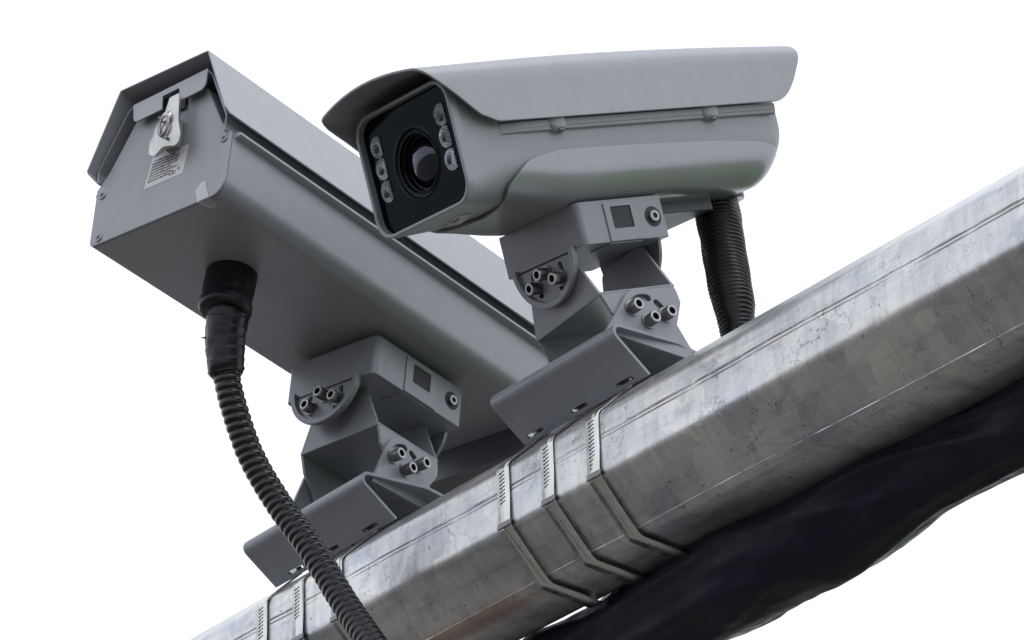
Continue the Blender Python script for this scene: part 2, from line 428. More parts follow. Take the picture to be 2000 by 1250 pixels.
finish(seam(-S-0.0030, -H/2+0.0032, (-0.7, -0.7), 0.0009), "weld_seam", M['galv'], pole, FP)

# ------------------------------------------------------------------ shared bolt meshes
def bolt_mesh(name, r, length, hexr, wash=1.32):
    bm = bmesh.new()
    prof = [(r*wash, 0.0002), (r*wash, 0.0014), (r*1.02, 0.0015), (r*1.02, length-0.001), (r*0.93, length), (hexr, length)]
    lathe(bm, (0, 0, 0), (0, 0, 1), prof, 24, (True, False))
    lathe(bm, (0, 0, 0), (0, 0, 1), [(hexr, length), (hexr*0.97, length-0.0005), (hexr*0.80, length-0.0045)], 24, (False, True))
    bmesh.ops.remove_doubles(bm, verts=bm.verts, dist=1e-6); bmesh.ops.recalc_face_normals(bm, faces=bm.faces)
    for f in bm.faces: f.smooth = True
    for e in bm.edges:
        if len(e.link_faces) == 2 and e.calc_face_angle(0) > 0.6: e.smooth = False
    me = bpy.data.meshes.new(name); bm.to_mesh(me); bm.free()
    me.materials.append(M['boltside']); me.materials.append(M['steel']); me.materials.append(M['dark'])
    for pl in me.polygons:
        z = pl.center.z; rad = math.hypot(pl.center.x, pl.center.y)
        if z > length-0.0011 and rad > hexr*0.9: pl.material_index = 1
        elif z < length-0.0015 and rad < hexr*1.05 and z > 0.002: pl.material_index = 2
        elif z < 0.0019: pl.material_index = 0
    return me
BOLT = bolt_mesh("bolt", 0.0060, 0.0120, 0.0037)
rngb = random.Random(5)
BOLT_S = bolt_mesh("socket_bolt", 0.0056, 0.0030, 0.0030, 1.04)
def add_bolt(name, me, F, d, w, u, axis, parent):
    z = Vector(axis).normalized(); x = z.orthogonal().normalized(); y = z.cross(x)
    Rm = Matrix((x, y, z)).transposed().to_4x4()
    o = bpy.data.objects.new(name, me)
    Rm = Rm @ Matrix.Rotation(rngb.uniform(0, 6.28), 4, 'Z')
    if name == 'bolt': Rm = Rm @ Matrix.Rotation(rngb.uniform(-0.03, 0.03), 4, 'X') @ Matrix.Diagonal((1, 1, rngb.uniform(0.9, 1.12), 1))
    return link(o, F.M @ Matrix.Translation(F.v(d, w, u)) @ Rm, parent)

# ------------------------------------------------------------------ mounting bracket
def bracket(label, FC, blk, yaw, pitch, tpos, t0, t1, arch, tong, yoke_d, hole, group):
    """FC camera frame, blk=(d0,d1,wc,ut,ub) upper block, arch=(d,u) pivot of the saddle tab, tong=(wc,uc) of the half disc"""
    FB = FP.sub(tpos, 0, H/2)
    root = thing("mounting_bracket", FB, label, "bracket", group)
    d0, d1, wc, ut, ub = blk; hb = 0.0604
    # --- upper block under the camera
    bm = bmesh.new()
    out = round_poly([(d0, wc-hb), (d1, wc-hb), (d1, wc+hb), (d0, wc+hb)], [0.004, 0.003, 0.003, 0.007], 5)
    plate(bm, FC, out, [], 'dw', ub, ut)
    block = finish(bm, "upper_block", M['paint_bracket'], root, FC, 0.0008)
    bm = bmesh.new(); box(bm, FC, d0+0.012, d1-0.012, wc-hb+0.012, wc+hb-0.012, ut+0.0002, ut+0.009)
    finish(bm, "spacer_plate", M['paint_bracket'], block, FC, 0.0006)
    # insert plate with square window
    a0, a1, s0, s1, bd = hole
    bm = bmesh.new()
    plate(bm, FC, round_poly([(a0, ub+0.0005), (a1, ub+0.0005), (a1, ut-0.003), (a0, ut-0.003)], 0.001, 2),
          [round_poly([(s0, ut-0.029), (s1, ut-0.029), (s1, ut-0.0075), (s0, ut-0.0075)], 0.0012, 3)], 'du', wc+hb-0.001, wc+hb+0.0014)
    ins = finish(bm, "insert_plate", M['paint_bracket'], block, FC, 0.0004)
    bm = bmesh.new(); box(bm, FC, s0-0.002, s1+0.002, wc+hb-0.0005, wc+hb+0.0004, ut-0.031, ut-0.0055)
    finish(bm, "window", M['dark'], block, FC)
    bm = bmesh.new(); plate(bm, FC, [(a0, wc+hb-0.032), (a1, wc+hb-0.032), (a1, wc+hb-0.002), (a0, wc+hb-0.002)], [], 'dw', ub-0.0012, ub+0.001)
    finish(bm, "bottom_plate", M['paint_bracket'], block, FC, 0.0004)
    # bolt in a dark counterbore
    bm = bmesh.new(); lathe(bm, FC.v(bd, wc+hb-0.002, ut-0.0205), FC.v(0, 1, 0), [(0.0100, 0), (0.0100, 0.0023), (0.0084, 0.0024)], 28)
    finish(bm, "counterbore", M['dark'], block, FC)
    add_bolt("socket_bolt", BOLT_S, FC, bd, wc+hb+0.0005, ut-0.0205, FC.v(0, 1, 0), block)
    # --- half discs hanging from the block (front and back)
    tw, tu = tong; r = 0.045
    holes = [slot_hole(tw, tu-0.013, 0.0195, 25, 75, 0.0030), slot_hole(tw, tu-0.013, 0.0195, 105, 155, 0.0030)]
    for k, dd in enumerate((d0-0.0015, d1-0.0025)):
        bm = bmesh.new()
        halfdisc = [(tw+r+0.001, ub+0.004)] + [(tw-r-0.001, ub+0.004)] + arc(tw, tu, r, 180, 360, 24)
        plate(bm, FC, halfdisc, [[(a, min(b, ub-0.002)) for a, b in slot_hole(tw, tu-0.016, 0.0215, 165, 225, 0.0030)],
                                 [(a, min(b, ub-0.002)) for a, b in slot_hole(tw, tu-0.016, 0.0215, 315, 375, 0.0030)]] if k == 0 else [], 'wu', dd, dd+0.004)
        disc = finish(bm, "half_disc", M['paint_bracket'], block, FC, 0.0005)
        if k == 0:
            bm = bmesh.new()
            rim = arc(tw, tu, r+0.0015, 180, 360, 28) + arc(tw, tu, r-0.0045, 360, 180, 28)
            plate(bm, FC, rim, [], 'wu', dd-0.0042, dd+0.001)
            finish(bm, "rim", M['paint_bracket'], disc, FC, 0.0009)
            bm = bmesh.new(); box(bm, FC, dd-0.0006, dd+0.001, tw-r+0.002, tw+r-0.002, ub-0.0012, ub+0.0006)
            finish(bm, "groove", M['dark'], disc, FC)
    for bw, bu in ((tw, tu-0.014), (tw-0.0185, tu-0.023), (tw+0.0185, tu-0.023)):
        add_bolt("bolt", BOLT, FC, d0-0.0016, bw, bu, FC.v(-1, 0, 0), root)
    # --- cross yoke
    FY = Frame(FP.world(tpos, 0, 0.117), rot(yaw, pitch, 0)); y0, y1 = yoke_d; W = 0.0535; wz = 0.066
    bm = bmesh.new()
    plate(bm, FY, round_poly([(y0, -W), (y1, -W), (y1, W), (y0, W)], 0.001, 2), [], 'dw', wz-0.0032, wz)
    yoke = finish(bm, "yoke", M['paint_bracket'], root, FY, 0.0008)
    for dd in (y0-0.0005, y1-0.0027):
        bm = bmesh.new()
        plate(bm, FY, round_poly([(-W, wz-0.003), (W, wz-0.003), (W*0.72, wz+0.034), (W*0.6, wz+0.052), (-W*0.6, wz+0.052), (-W*0.78, wz+0.030)], [0.001, 0.001, 0.006, 0.012, 0.012, 0.006], 5), [], 'wu', dd, dd+0.0032)
        finish(bm, "upper_tab", M['paint_bracket'], yoke, FY, 0.0006)
    ym = (y0+y1)/2
    for sgn in (1, -1):
        bm = bmesh.new()
        ol = round_poly([(y0, wz-0.001), (y1, wz-0.001), (y1, wz-0.020), (ym+0.030, wz-0.045), (ym+0.016, wz-0.062), (ym-0.016, wz-0.062), (y0+0.020, wz-0.040), (y0+0.006, wz-0.022)], [0.001, 0.007, 0.006, 0.008, 0.01, 0.01, 0.008, 0.004], 4)
        w_ = sgn*W
        plate(bm, FY, ol, [], 'du', min(w_, w_-sgn*0.0032), max(w_, w_-sgn*0.0032))
        finish(bm, "lower_tab", M['paint_bracket'], yoke, FY, 0.0006)
    # --- saddle: folded sheet on the pole
    bm = bmesh.new()
    base = [(-0.034, 0.0772), (-0.0945, 0.1165), (0.005, 0.1280), (0.0995, 0.1165), (0.039, 0.0772)]
    def rounded_line(pts, rads):
        rp = round_poly(pts, [0] + rads + [0], 8); return rp
    line = rounded_line(base, [0.009, 0.02, 0.009])
    ts = [t0, t0+0.004] + [t0 + (t1-t0)*i/8 for i in range(1, 8)] + [t1-0.004, t1]
    FS = FP
    # slots near the foot of the front leg are real holes in a separate flange strip
    rings = [[FS.v(t, a, b) for a, b in line[1:-1]] for t in ts]
    vr = [[bm.verts.new(q) for q in rr] for rr in rings]
    for a, b in zip(vr, vr[1:]):
        for i in range(len(a)-1): bm.faces.new((a[i], a[i+1], b[i+1], b[i]))
    saddle = finish(bm, "saddle", M['paint_bracket'], root, FS, 0.0005, solid=0.0036, ang=40)
    # front and back legs: plates with strap slots
    for (pa, pb) in ((line[1], line[0]), (line[-2], line[-1])):
        va = Vector((0, pa[0], pa[1])); vb = Vector((0, pb[0], pb[1])); ln = (vb-va).length; dirv = (vb-va)/ln
        nrm = Vector((0, dirv.z, -dirv.y))
        if nrm.y*pa[0] < 0: nrm = -nrm
        Lm = Matrix((Vector((1, 0, 0)), dirv, nrm)).transposed().to_4x4()
        FLg = Frame((0, 0, 0), Matrix.Identity(3), 1); FLg.M = FS.M @ Matrix.Translation(va) @ Lm
        if Lm.to_3x3().determinant() < 0:
            FLg.M = FS.M @ Matrix.Translation(va) @ Matrix((Vector((1, 0, 0)), dirv, -nrm)).transposed().to_4x4(); zz = (0.0036, 0)
        else: zz = (-0.0036, 0)
        holes_ = []
        for st in STRAP_T:
            if t0 < st < t1: holes_.append(round_poly([(st-0.003, ln-0.0082), (st+0.021, ln-0.0082), (st+0.021, ln-0.0038), (st-0.003, ln-0.0038)], 0.002, 3))
        bm = bmesh.new()
        plate(bm, FLg, [(t0, 0), (t1, 0), (t1, ln), (t0, ln)], holes_, 'dw', min(zz), max(zz))
        finish(bm, "leg_plate", M['paint_bracket'], saddle, FLg, 0.0005)
    # saddle tabs with arched top
    FH = Frame(FP.world(tpos, 0, 0.117), rot(yaw, 0, 0)); ad, au = arch; ra = 0.0315
    for sgn in (1, -1):
        bm = bmesh.new()
        ol = [(ad-0.050, -0.004), (ad-0.046, 0.004)] + arc(ad, au, ra, 165, 8, 22) + [(ad+0.048, 0.008), (ad+0.052, -0.004)]
        hl = [slot_hole(ad, au, 0.0215, 92, 168, 0.0036), slot_hole(ad, au, 0.0215, 22, 66, 0.0036)] if sgn > 0 else []
        w_ = sgn*(W+0.0008)
        plate(bm, FH, ol, hl, 'du', min(w_, w_+sgn*0.0036), max(w_, w_+sgn*0.0036))
        finish(bm, "arched_tab", M['paint_bracket'], saddle, FH, 0.0006)
    for bd_, bu_ in ((ad-0.020, au+0.004), (ad-0.001, au-0.004), (ad+0.0185, au+0.009)):
        add_bolt("bolt", BOLT, FH, bd_, W+0.0044, bu_, FH.v(0, 1, 0), root)
    return root

STRAP_T = [0.083, 0.1475, 0.2125, -0.2990, -0.2380, -0.1745]
G = "adjustable camera brackets on the pole"
bracket("grey steel joint bracket carrying the bullet camera with the black glass front", FR, (0.1271, 0.2350, 0.0, -0.0087, -0.0502), 0.5854, 0.4120, 0.19, 0.071, 0.25,
        (-0.022, 0.026), (0.0, -0.047), (-0.0535, 0.0405), (0.1600, 0.2008, 0.1675, 0.1930, 0.2195), G)
bracket("grey steel joint bracket under the box camera, lower left on the pole", FL, (0.2690, 0.4050, -0.005, -0.0095, -0.0545), 0.8815, -0.0609, -0.204, -0.331, -0.13,
        (-0.025, 0.031), (-0.008, -0.050), (-0.0660, 0.0270), (0.3150, 0.3635, 0.3260, 0.3530, 0.3880), G)

# ------------------------------------------------------------------ steel straps
def strap(t, label, lean, n_slits):
    F = FP.sub(t, 0, 0)
    root = thing("steel_strap", F, label, "strap", "perforated steel straps holding the brackets")
    c = 0.0014
    path2 = [(-0.036, 0.0855), (-S-0.0006, H/2+c), (-H/2-c, S+0.0005), (-H/2-c, -S), (-S, -H/2-c-0.001), (S, -H/2-c-0.003), (H/2+c, -S), (H/2+c, S), (S, H/2+c), (0.04, 0.084)]
    pl = round_poly(path2, [0] + [0.012]*8 + [0], 5)
    dense = []
    for a, b in zip(pl, pl[1:]):
        k = max(1, int(math.hypot(b[0]-a[0], b[1]-a[1])/0.006))
        dense += [(a[0]+(b[0]-a[0])*i/k, a[1]+(b[1]-a[1])*i/k) for i in range(k)]
    dense.append(pl[-1])
    wd = 0.018; rows = []
    for a, b in dense:
        L = math.hypot(a, b); na, nb = a/L, b/L
        an = math.atan2(b, a)
        lift = max(0, math.sin((an + math.pi*0.98)*2.0)) if -math.pi < an < -math.pi*0.45 else 0
        lift = lift*0.0022
        sh = lean*(0.0767-b)
        row = []
        for k in range(3):
            q = k/2; off = lift*q*q + 0.0002*(1-(2*q-1)**2)
            row.append(F.v(sh + wd*q, a+na*off, b+nb*off))
        rows.append(row)
    bm = bmesh.new(); vr = [[bm.verts.new(q) for q in r_] for r_ in rows]
    for r0, r1 in zip(vr, vr[1:]):
        for k in range(2): bm.faces.new((r0[k], r0[k+1], r1[k+1], r1[k]))
    band = finish(bm, "band", M['strap'], root, F, solid=0.0006)
    bm = bmesh.new()
    for i in range(n_slits):
        b = 0.0245 - i*0.0040
        sh = lean*(0.0767-b)
        plate(bm, F, round_poly([(sh+0.0042, b-0.0006), (sh+0.0118, b+0.0010), (sh+0.0118, b+0.0023), (sh+0.0042, b+0.0007)], 0.0003, 2), [], 'du', -H/2-c-0.00095, -H/2-c+0.0002)
    s_ = finish(bm, "slots", M['dark'], band, F); s_["kind"] = "stuff"
    # tail fold where the band turns under
    bm = bmesh.new(); b = -0.029; sh = lean*(0.0767-b)
    box(bm, F, sh-0.0005, sh+wd+0.0005, -H/2-c-0.0018, -H/2-c+0.0006, b-0.005, b+0.001)
    finish(bm, "end_fold", M['boltside'], band, F, 0.0008)
    return root
strap(0.079, "perforated steel strap at the left end of the bullet camera bracket", 0.06, 9)
strap(0.1435, "perforated steel strap round the pole, middle of the bullet camera bracket", 0.05, 11)
strap(0.2085, "perforated steel strap at the right end of the bullet camera bracket", 0.04, 13)
strap(-0.3030, "perforated steel strap farthest down the pole at the left end of the box camera bracket", 0.05, 9)
strap(-0.2420, "perforated steel strap just left of the corrugated hose on the pole", 0.05, 9)
strap(-0.1785, "perforated steel strap partly hidden behind the corrugated hose on the pole", 0.05, 8)

# ------------------------------------------------------------------ box camera (left)
box_cam = thing("box_camera", FL, "boxy grey traffic camera housing with latch and sticker on its end plate", "camera", "traffic cameras on the pole")
def mirror(pts): return pts + [(-a, b) for a, b in reversed(pts)]
body_sec = round_poly([(-0.0915, 0.0), (0.0926, 0.0), (0.0936, 0.070), (0.079, 0.086), (0.050, 0.140), (-0.046, 0.140), (-0.077, 0.086), (-0.0925, 0.068)], [0.006, 0.0165, 0.003, 0.004, 0.006, 0.006, 0.004, 0.003], 7)
bm = bmesh.new(); loft(bm, [[FL.v(d, a, b) for a, b in body_sec] for d in (0.0008, 0.17, 0.34, 0.5045)])
finish(bm, "housing", M['paint'], box_cam, FL, ang=28)
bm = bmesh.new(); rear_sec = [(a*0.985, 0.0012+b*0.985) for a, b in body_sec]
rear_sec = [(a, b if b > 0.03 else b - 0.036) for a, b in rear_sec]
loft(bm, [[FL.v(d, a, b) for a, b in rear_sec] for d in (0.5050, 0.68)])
finish(bm, "rear_cap", M['rear'], box_cam, FL, 0.001)  # shade close to the pole is painted in by the dark colour
bm = bmesh.new(); loft(bm, [[FL.v(d, a, b) for a, b in body_sec] for d in (-0.0022, 0.0005)])
front = finish(bm, "front_plate", M['paint'], box_cam, FL, 0.0007)
bm = bmesh.new()
lathe(bm, (0, 0, 0), (0, 0, 1), [(0.0046, 0), (0.0046, 0.0004), (0.0040, 0.0012), (0.0022, 0.0013)], 20, (True, False))
lathe(bm, (0, 0, 0), (0, 0, 1), [(0.0022, 0.0013), (0.0020, 0.0004)], 20, (False, True))
bmesh.ops.remove_doubles(bm, verts=bm.verts, dist=1e-6); bmesh.ops.recalc_face_normals(bm, faces=bm.faces)
SCREW = bpy.data.meshes.new("screw"); bm.to_mesh(SCREW); bm.free(); SCREW.materials.append(M['boltside'])
for w_, u_ in ((0.0850, 0.0650), (-0.0828, 0.0590), (-0.0785, 0.0070)):
    add_bolt("screw", SCREW, FL, -0.0022, w_, u_, FL.v(-1, 0, 0), front)
# lid shell under the shield
lid_pts = [(-0.090, 0.074), (-0.0925, 0.088), (-0.060, 0.150), (-0.050, 0.157), (0.054, 0.157), (0.060, 0.150), (0.0885, 0.090), (0.0880, 0.072)]
def shell(pts, d_front, d_back, F, name, mat, parent, th, rad=0.006, nd=6, bev=0.0004):
    ln = round_poly(pts, [0] + [rad]*(len(pts)-2) + [0], 5)
    rows = []
    for a, b in ln:
        f0 = d_front(a, b); rows.append([F.v(f0 + (d_back-f0)*i/nd, a, b) for i in range(nd+1)])
    bm = bmesh.new(); vr = [[bm.verts.new(q) for q in r_] for r_ in rows]
    for r0, r1 in zip(vr, vr[1:]):
        for k in range(nd): bm.faces.new((r0[k], r0[k+1], r1[k+1], r1[k]))
    return finish(bm, name, mat, parent, F, bev, 1, solid=th, ang=24)
shell(lid_pts, lambda a, b: -0.006, 0.50, FL, "lid", M['paint'], box_cam, 0.0022)
wc = 0.002
vis_pts = [(-0.0940+wc, 0.0755), (-0.1000+wc, 0.0850), (-0.0620+wc, 0.1690), (0.0620+wc, 0.1700), (0.0955+wc, 0.0900), (0.0988+wc, 0.0830)]
shield = shell(vis_pts, lambda a, b: -0.020 + (0.016*max(0, (0.098-b)/0.022)**2), 0.51, FL, "sun_shield", M['paint_visor'], box_cam, 0.0020, 0.004, 10)
for sgn in (1, -1):
    bm = bmesh.new()
    a0 = 0.0930*sgn; a1 = 0.1010*sgn
    loft(bm, [[FL.v(d, a, b) for a, b in ((a0, 0.0655), (a1, 0.0672), (a1, 0.0700), (a0, 0.0735))] for d in (0.004, 0.25, 0.503)])
    finish(bm, "side_rail", M['paint_visor'], box_cam, FL, 0.0006)
# latch: flap with slot, lever, ring
bm = bmesh.new()
plate(bm, FL, round_poly([(-0.0467, 0.1505), (-0.0425, 0.1270), (-0.003, 0.1285), (-0.0045, 0.1450), (0.0185, 0.1462), (0.0225, 0.1290), (0.0570, 0.1310), (0.0575, 0.1550)], [0.001, 0.007, 0.0008, 0.001, 0.001, 0.0008, 0.008, 0.001], 5), [], 'wu', -0.0115, -0.0095)
latch = finish(bm, "latch_flap", M['paint_visor'], box_cam, FL, 0.0005)
bm = bmesh.new()
plate(bm, FL, [(-0.008, 0.124), (0.024, 0.124), (0.0215, 0.150), (-0.0075, 0.150)], [], 'wu', -0.0045, -0.0028)
finish(bm, "latch_keeper", M['dark'], latch, FL)
lever = round_poly([(0.0135, 0.1330), (0.0265, 0.1335), (0.0314, 0.0999), (0.0369, 0.0793), (0.0352, 0.0684), (0.0179, 0.0707), (0.0032, 0.0659), (-0.0057, 0.0716), (-0.0066, 0.0855), (0.0002, 0.1039), (0.0085, 0.1126)],
                   [0.001, 0.001, 0.02, 0.01, 0.006, 0.014, 0.006, 0.006, 0.012, 0.02, 0.006], 5)
bm = bmesh.new()
top = [];
cxl, cyl = 0.015, 0.088
def lev_d(a, b, k):   # domed pressing
    rr = min(1.0, math.hypot((a-cxl)/0.02, (b-cyl)/0.026)); return -0.016 - 0.0055*(1-rr*rr)*k - 0.0012
rings = []
for sc_ in (1.0, 0.86, 0.68, 0.5, 0.32, 0.14):
    rings.append([FL.v(lev_d(cxl+(a-cxl)*sc_, cyl+(b-cyl)*sc_, 1), cxl+(a-cxl)*sc_, cyl+(b-cyl)*sc_) for a, b in lever])
rings.insert(0, [FL.v(-0.0150, a, b) for a, b in lever])
loft(bm, rings)
lev = finish(bm, "latch_lever", M['latch'], latch, FL, ang=50)
bm = bmesh.new()
pth = [FL.v(-0.0245, 0.0185+0.0062*math.cos(a), 0.0925+0.0115*math.sin(a)) for a in [2*math.pi*i/24 for i in range(25)]]
tube(bm, pth, lambda i, s, a: 0.0016, 10, False)
finish(bm, "latch_ring", M['boltside'], lev, FL)
bm = bmesh.new(); lathe(bm, FL.v(-0.019, 0.0190, 0.1040), FL.v(-1, 0, 0), [(0.0068, 0), (0.0068, 0.004), (0.0055, 0.0055), (0.0010, 0.006)], 20)
finish(bm, "latch_boss", M['latch'], lev, FL, ang=40)
bm = bmesh.new(); tube(bm, [FL.v(-0.0225, 0.008, 0.1075), FL.v(-0.0235, 0.0155, 0.1045), FL.v(-0.0238, 0.0240, 0.1075)], lambda i, s, a: 0.0012, 8)
finish(bm, "latch_wire", M['boltside'], lev, FL)
bm = bmesh.new(); tube(bm, [FL.v(-0.0235, 0.0195, 0.081), FL.v(-0.022, 0.0245, 0.0765)], lambda i, s, a: 0.0016, 8)
finish(bm, "latch_pin", M['boltside'], lev, FL)
bm = bmesh.new(); box(bm, FL, -0.0165, -0.0024, 0.008, 0.024, 0.076, 0.108)
finish(bm, "latch_base", M['paint'], latch, FL, 0.001)
# sticker
bm = bmesh.new(); LB = [(-0.0160, 0.0800), (0.0348, 0.0775), (0.0317, 0.0440), (-0.0221, 0.0439)]
plate(bm, FL, LB, [], 'wu', -0.00245, -0.0021)
stick = finish(bm, "rating_sticker", M['sticker'], front, FL)
def LBp(s, t):
    A, B, C, D = [Vector(q) for q in LB]; q = A.lerp(B, s).lerp(D.lerp(C, s), t); return (q.x, q.y)
rng = random.Random(3)
for k in range(8):
    bm = bmesh.new(); t = 0.16 + k*0.092; s = 0.06
    end = 0.80 if k in (1, 2, 3, 5) else 0.62 if k in (4, 6, 7) else 0.5
    if k == 0: s, end = 0.10, 0.66
    while s < end:
        ln = rng.uniform(0.012, 0.06); j = rng.uniform(-0.006, 0.006); h_ = rng.uniform(0.017, 0.028)
        plate(bm, FL, [LBp(s, t+j-h_), LBp(min(end, s+ln), t+j-h_), LBp(min(end, s+ln), t+j+h_), LBp(s, t+j+h_)], [], 'wu', -0.00258, -0.0024)
        s += ln + rng.uniform(0.004, 0.02)
    finish(bm, "print_line", M['ink'], stick, FL)
for (s, t, r) in ((0.66, 0.80, 0.0032), (0.75, 0.83, 0.0022), (0.86, 0.76, 0.0018)):
    bm = bmesh.new(); a, b = LBp(s, t)
    plate(bm, FL, arc(a, b, r, 0, 330, 11), [arc(a, b, r*0.6, 0, 330, 11)], 'wu', -0.00258, -0.0024)
    finish(bm, "print_mark", M['ink'], stick, FL)
# clear tape scrap on the lower corner
bm = bmesh.new()
r0 = [FL.v(-0.0030, 0.0546, 0.0150), FL.v(-0.0034, 0.0610, 0.0200), FL.v(-0.0030, 0.0665, 0.0220)]
r1 = [FL.v(-0.0031, 0.0575, 0.0060), FL.v(-0.0042, 0.0640, 0.0090), FL.v(-0.0031, 0.0715, 0.0080)]
r2 = [FL.v(-0.0035, 0.0600, -0.0012), FL.v(-0.0045, 0.0670, -0.0016), FL.v(-0.0035, 0.0755, -0.0004)]
r3 = [FL.v(0.0105, 0.0640, -0.0014), FL.v(0.0112, 0.0690, -0.0030), FL.v(0.0095, 0.0760, -0.0010)]
loft(bm, [r0, r1, r2, r3], False)
finish(bm, "tape_scrap", M['clear_tape'], box_cam, FL)

# ------------------------------------------------------------------ corrugated hose of the box camera
FH1 = FP.sub(-0.1583, -0.2255, 0.30)
hose = thing("corrugated_hose", FH1, "long black corrugated hose curving from the box camera down across the pole", "hose", "black hoses feeding the cameras")
hp = [(-0.1600, -0.2255, 0.2700), (-0.1650, -0.2250, 0.2313), (-0.1659, -0.2220, 0.1966), (-0.1653, -0.2120, 0.1605), (-0.1624, -0.1900, 0.1096), (-0.1470, -0.1650, 0.0580), (-0.1170, -0.1450, 0.0027), (-0.0800, -0.1300, -0.0655), (-0.0395, -0.1250, -0.1228), (-0.0005, -0.1200, -0.1777), (0.05, -0.118, -0.25)]
path = spline([FP.v(*q) for q in hp], 14)
dense_path, Ltot = resample(path, 0.0009)
PIT = 0.0084
def corr(i, s, a):
    ph = ((s + 0.0012*math.sin(a + 1.0)) / PIT) % 1.0
    b_ = abs(math.sin(math.pi*ph))**0.55
    return 0.0118 + 0.0020*b_ + 0.0003*noise.noise(Vector((s*60, math.cos(a)*2, math.sin(a)*2)))
start = next(i for i in range(len(dense_path)) if (dense_path[i]-dense_path[0]).length > 0.055)
bm = bmesh.new(); tube(bm, dense_path[start:], corr, 26)
finish(bm, "conduit", M['rubber'], hose, FP, ang=80)
bm = bmesh.new()
tp = [FP.v(-0.1588, -0.2255, 0.288), FP.v(-0.1610, -0.2255, 0.2600), FP.v(-0.1645, -0.2252, 0.2330), FP.v(-0.1662, -0.2225, 0.2020), FP.v(-0.1660, -0.2205, 0.1905)]
tpath, Lt = resample(spline(tp, 10), 0.0012)
def tape_r(i, s, a):
    f = s/Lt
    r = interp(f, [(0, 0.0215), (0.3, 0.0212), (0.55, 0.0200), (0.85, 0.0182), (0.94, 0.0178), (1, 0.0150)])
    lay = ((s*1.0 + 0.006*math.sin(a))/0.0115) % 1.0
    return r + 0.0009*(1-lay)*(0.4+0.6*f) + 0.0010*noise.noise(Vector((s*70, math.cos(a)*3, math.sin(a)*3)))
tube(bm, tpath, tape_r, 32); finish(bm, "tape_wrap", M['tape'], hose, FP, ang=80)
bm = bmesh.new()
tube(bm, [FP.v(-0.1660, -0.2420, 0.2270), FP.v(-0.1740, -0.2430, 0.2290), FP.v(-0.1850, -0.2400, 0.2350)], lambda i, s, a: 0.0018-0.0006*i, 8)
finish(bm, "tape_tail", M['tape'], hose, FP)
bm = bmesh.new()
FBt = FL
bp = [FL.v(0.1130, -0.004, 0.0004), FL.v(0.1125, -0.0042, -0.012), FL.v(0.1115, -0.0046, -0.028), FL.v(0.1105, -0.0048, -0.042), FL.v(0.1100, -0.005, -0.048)]
bpath, Lb = resample(spline(bp, 10), 0.0012)
def boot_r(i, s, a):
    f = s/Lb
    r = interp(f, [(0, 0.0262), (0.5, 0.0258), (0.66, 0.0256), (0.74, 0.0272), (0.9, 0.0272), (0.98, 0.0255), (1, 0.0225)])
    return r + 0.0008*noise.noise(Vector((s*50, math.cos(a)*1.5, math.sin(a)*1.5)))
tube(bm, bpath, boot_r, 40); finish(bm, "boot", M['tape'], hose, FL, ang=60)

# ------------------------------------------------------------------ bullet camera (right)
bul = thing("bullet_camera", FR, "grey bullet camera with curved sun shield and black glass front facing left", "camera", "traffic cameras on the pole")
HW, HT = 0.0729, 0.1197
def rr_sec(hw, u0, u1, rt, rb, n=8): return round_poly([(-hw, u0), (hw, u0), (hw, u1), (-hw, u1)], [rb, rb, rt, rt], n)
bm = bmesh.new(); rings = []
for d in (0.006, 0.012, 0.03, 0.05, 0.08, 0.12, 0.2, 0.3, 0.37, 0.395, 0.404, 0.409):
    k = min(1, max(0, (d-0.006)/0.05)); e = max(0, (d-0.37)/0.039)
    ins = 0.0012*min(1, d/0.012) if d < 0.02 else 0.0012
    sh = 0.009*e**2.6
    rings.append([FR.v(d, a, b) for a, b in rr_sec(HW-0.0004-ins-sh*0.7, 0.0+0.002*k+sh*1.6, HT-0.002-sh*0.3, 0.020, 0.021+0.014*k)])
loft(bm, rings, True, False, True); finish(bm, "body", M['paint'], bul, FR, ang=38)
# bezel
bm = bmesh.new()
so = rr_sec(HW, 0.0, HT, 0.021, 0.021, 10); si = rr_sec(HW-0.0038, 0.0038, HT-0.0038, 0.0180, 0.0180, 10)
plate(bm, FR, so, [si], 'wu', -0.0035, 0.0075)
bez = finish(bm, "front_bezel", M['paint'], bul, FR, 0.0014, 3, 25)
bm = bmesh.new(); LU = 0.0570
plate(bm, FR, rr_sec(HW-0.0034, 0.0034, HT-0.0034, 0.0182, 0.0182, 10), [arc(0, LU, 0.0345, 0, 350, 35)], 'wu', 0.0038, 0.0056)
panel = finish(bm, "black_panel", M['black_panel'], bul, FR)
bm = bmesh.new(); v = [bm.verts.new(FR.v(-0.0010, a, b)) for a, b in rr_sec(HW-0.0038, 0.0038, HT-0.0038, 0.0180, 0.0180, 10)]; bm.faces.new(v)
finish(bm, "glass_pane", M['pane'], bul, FR)
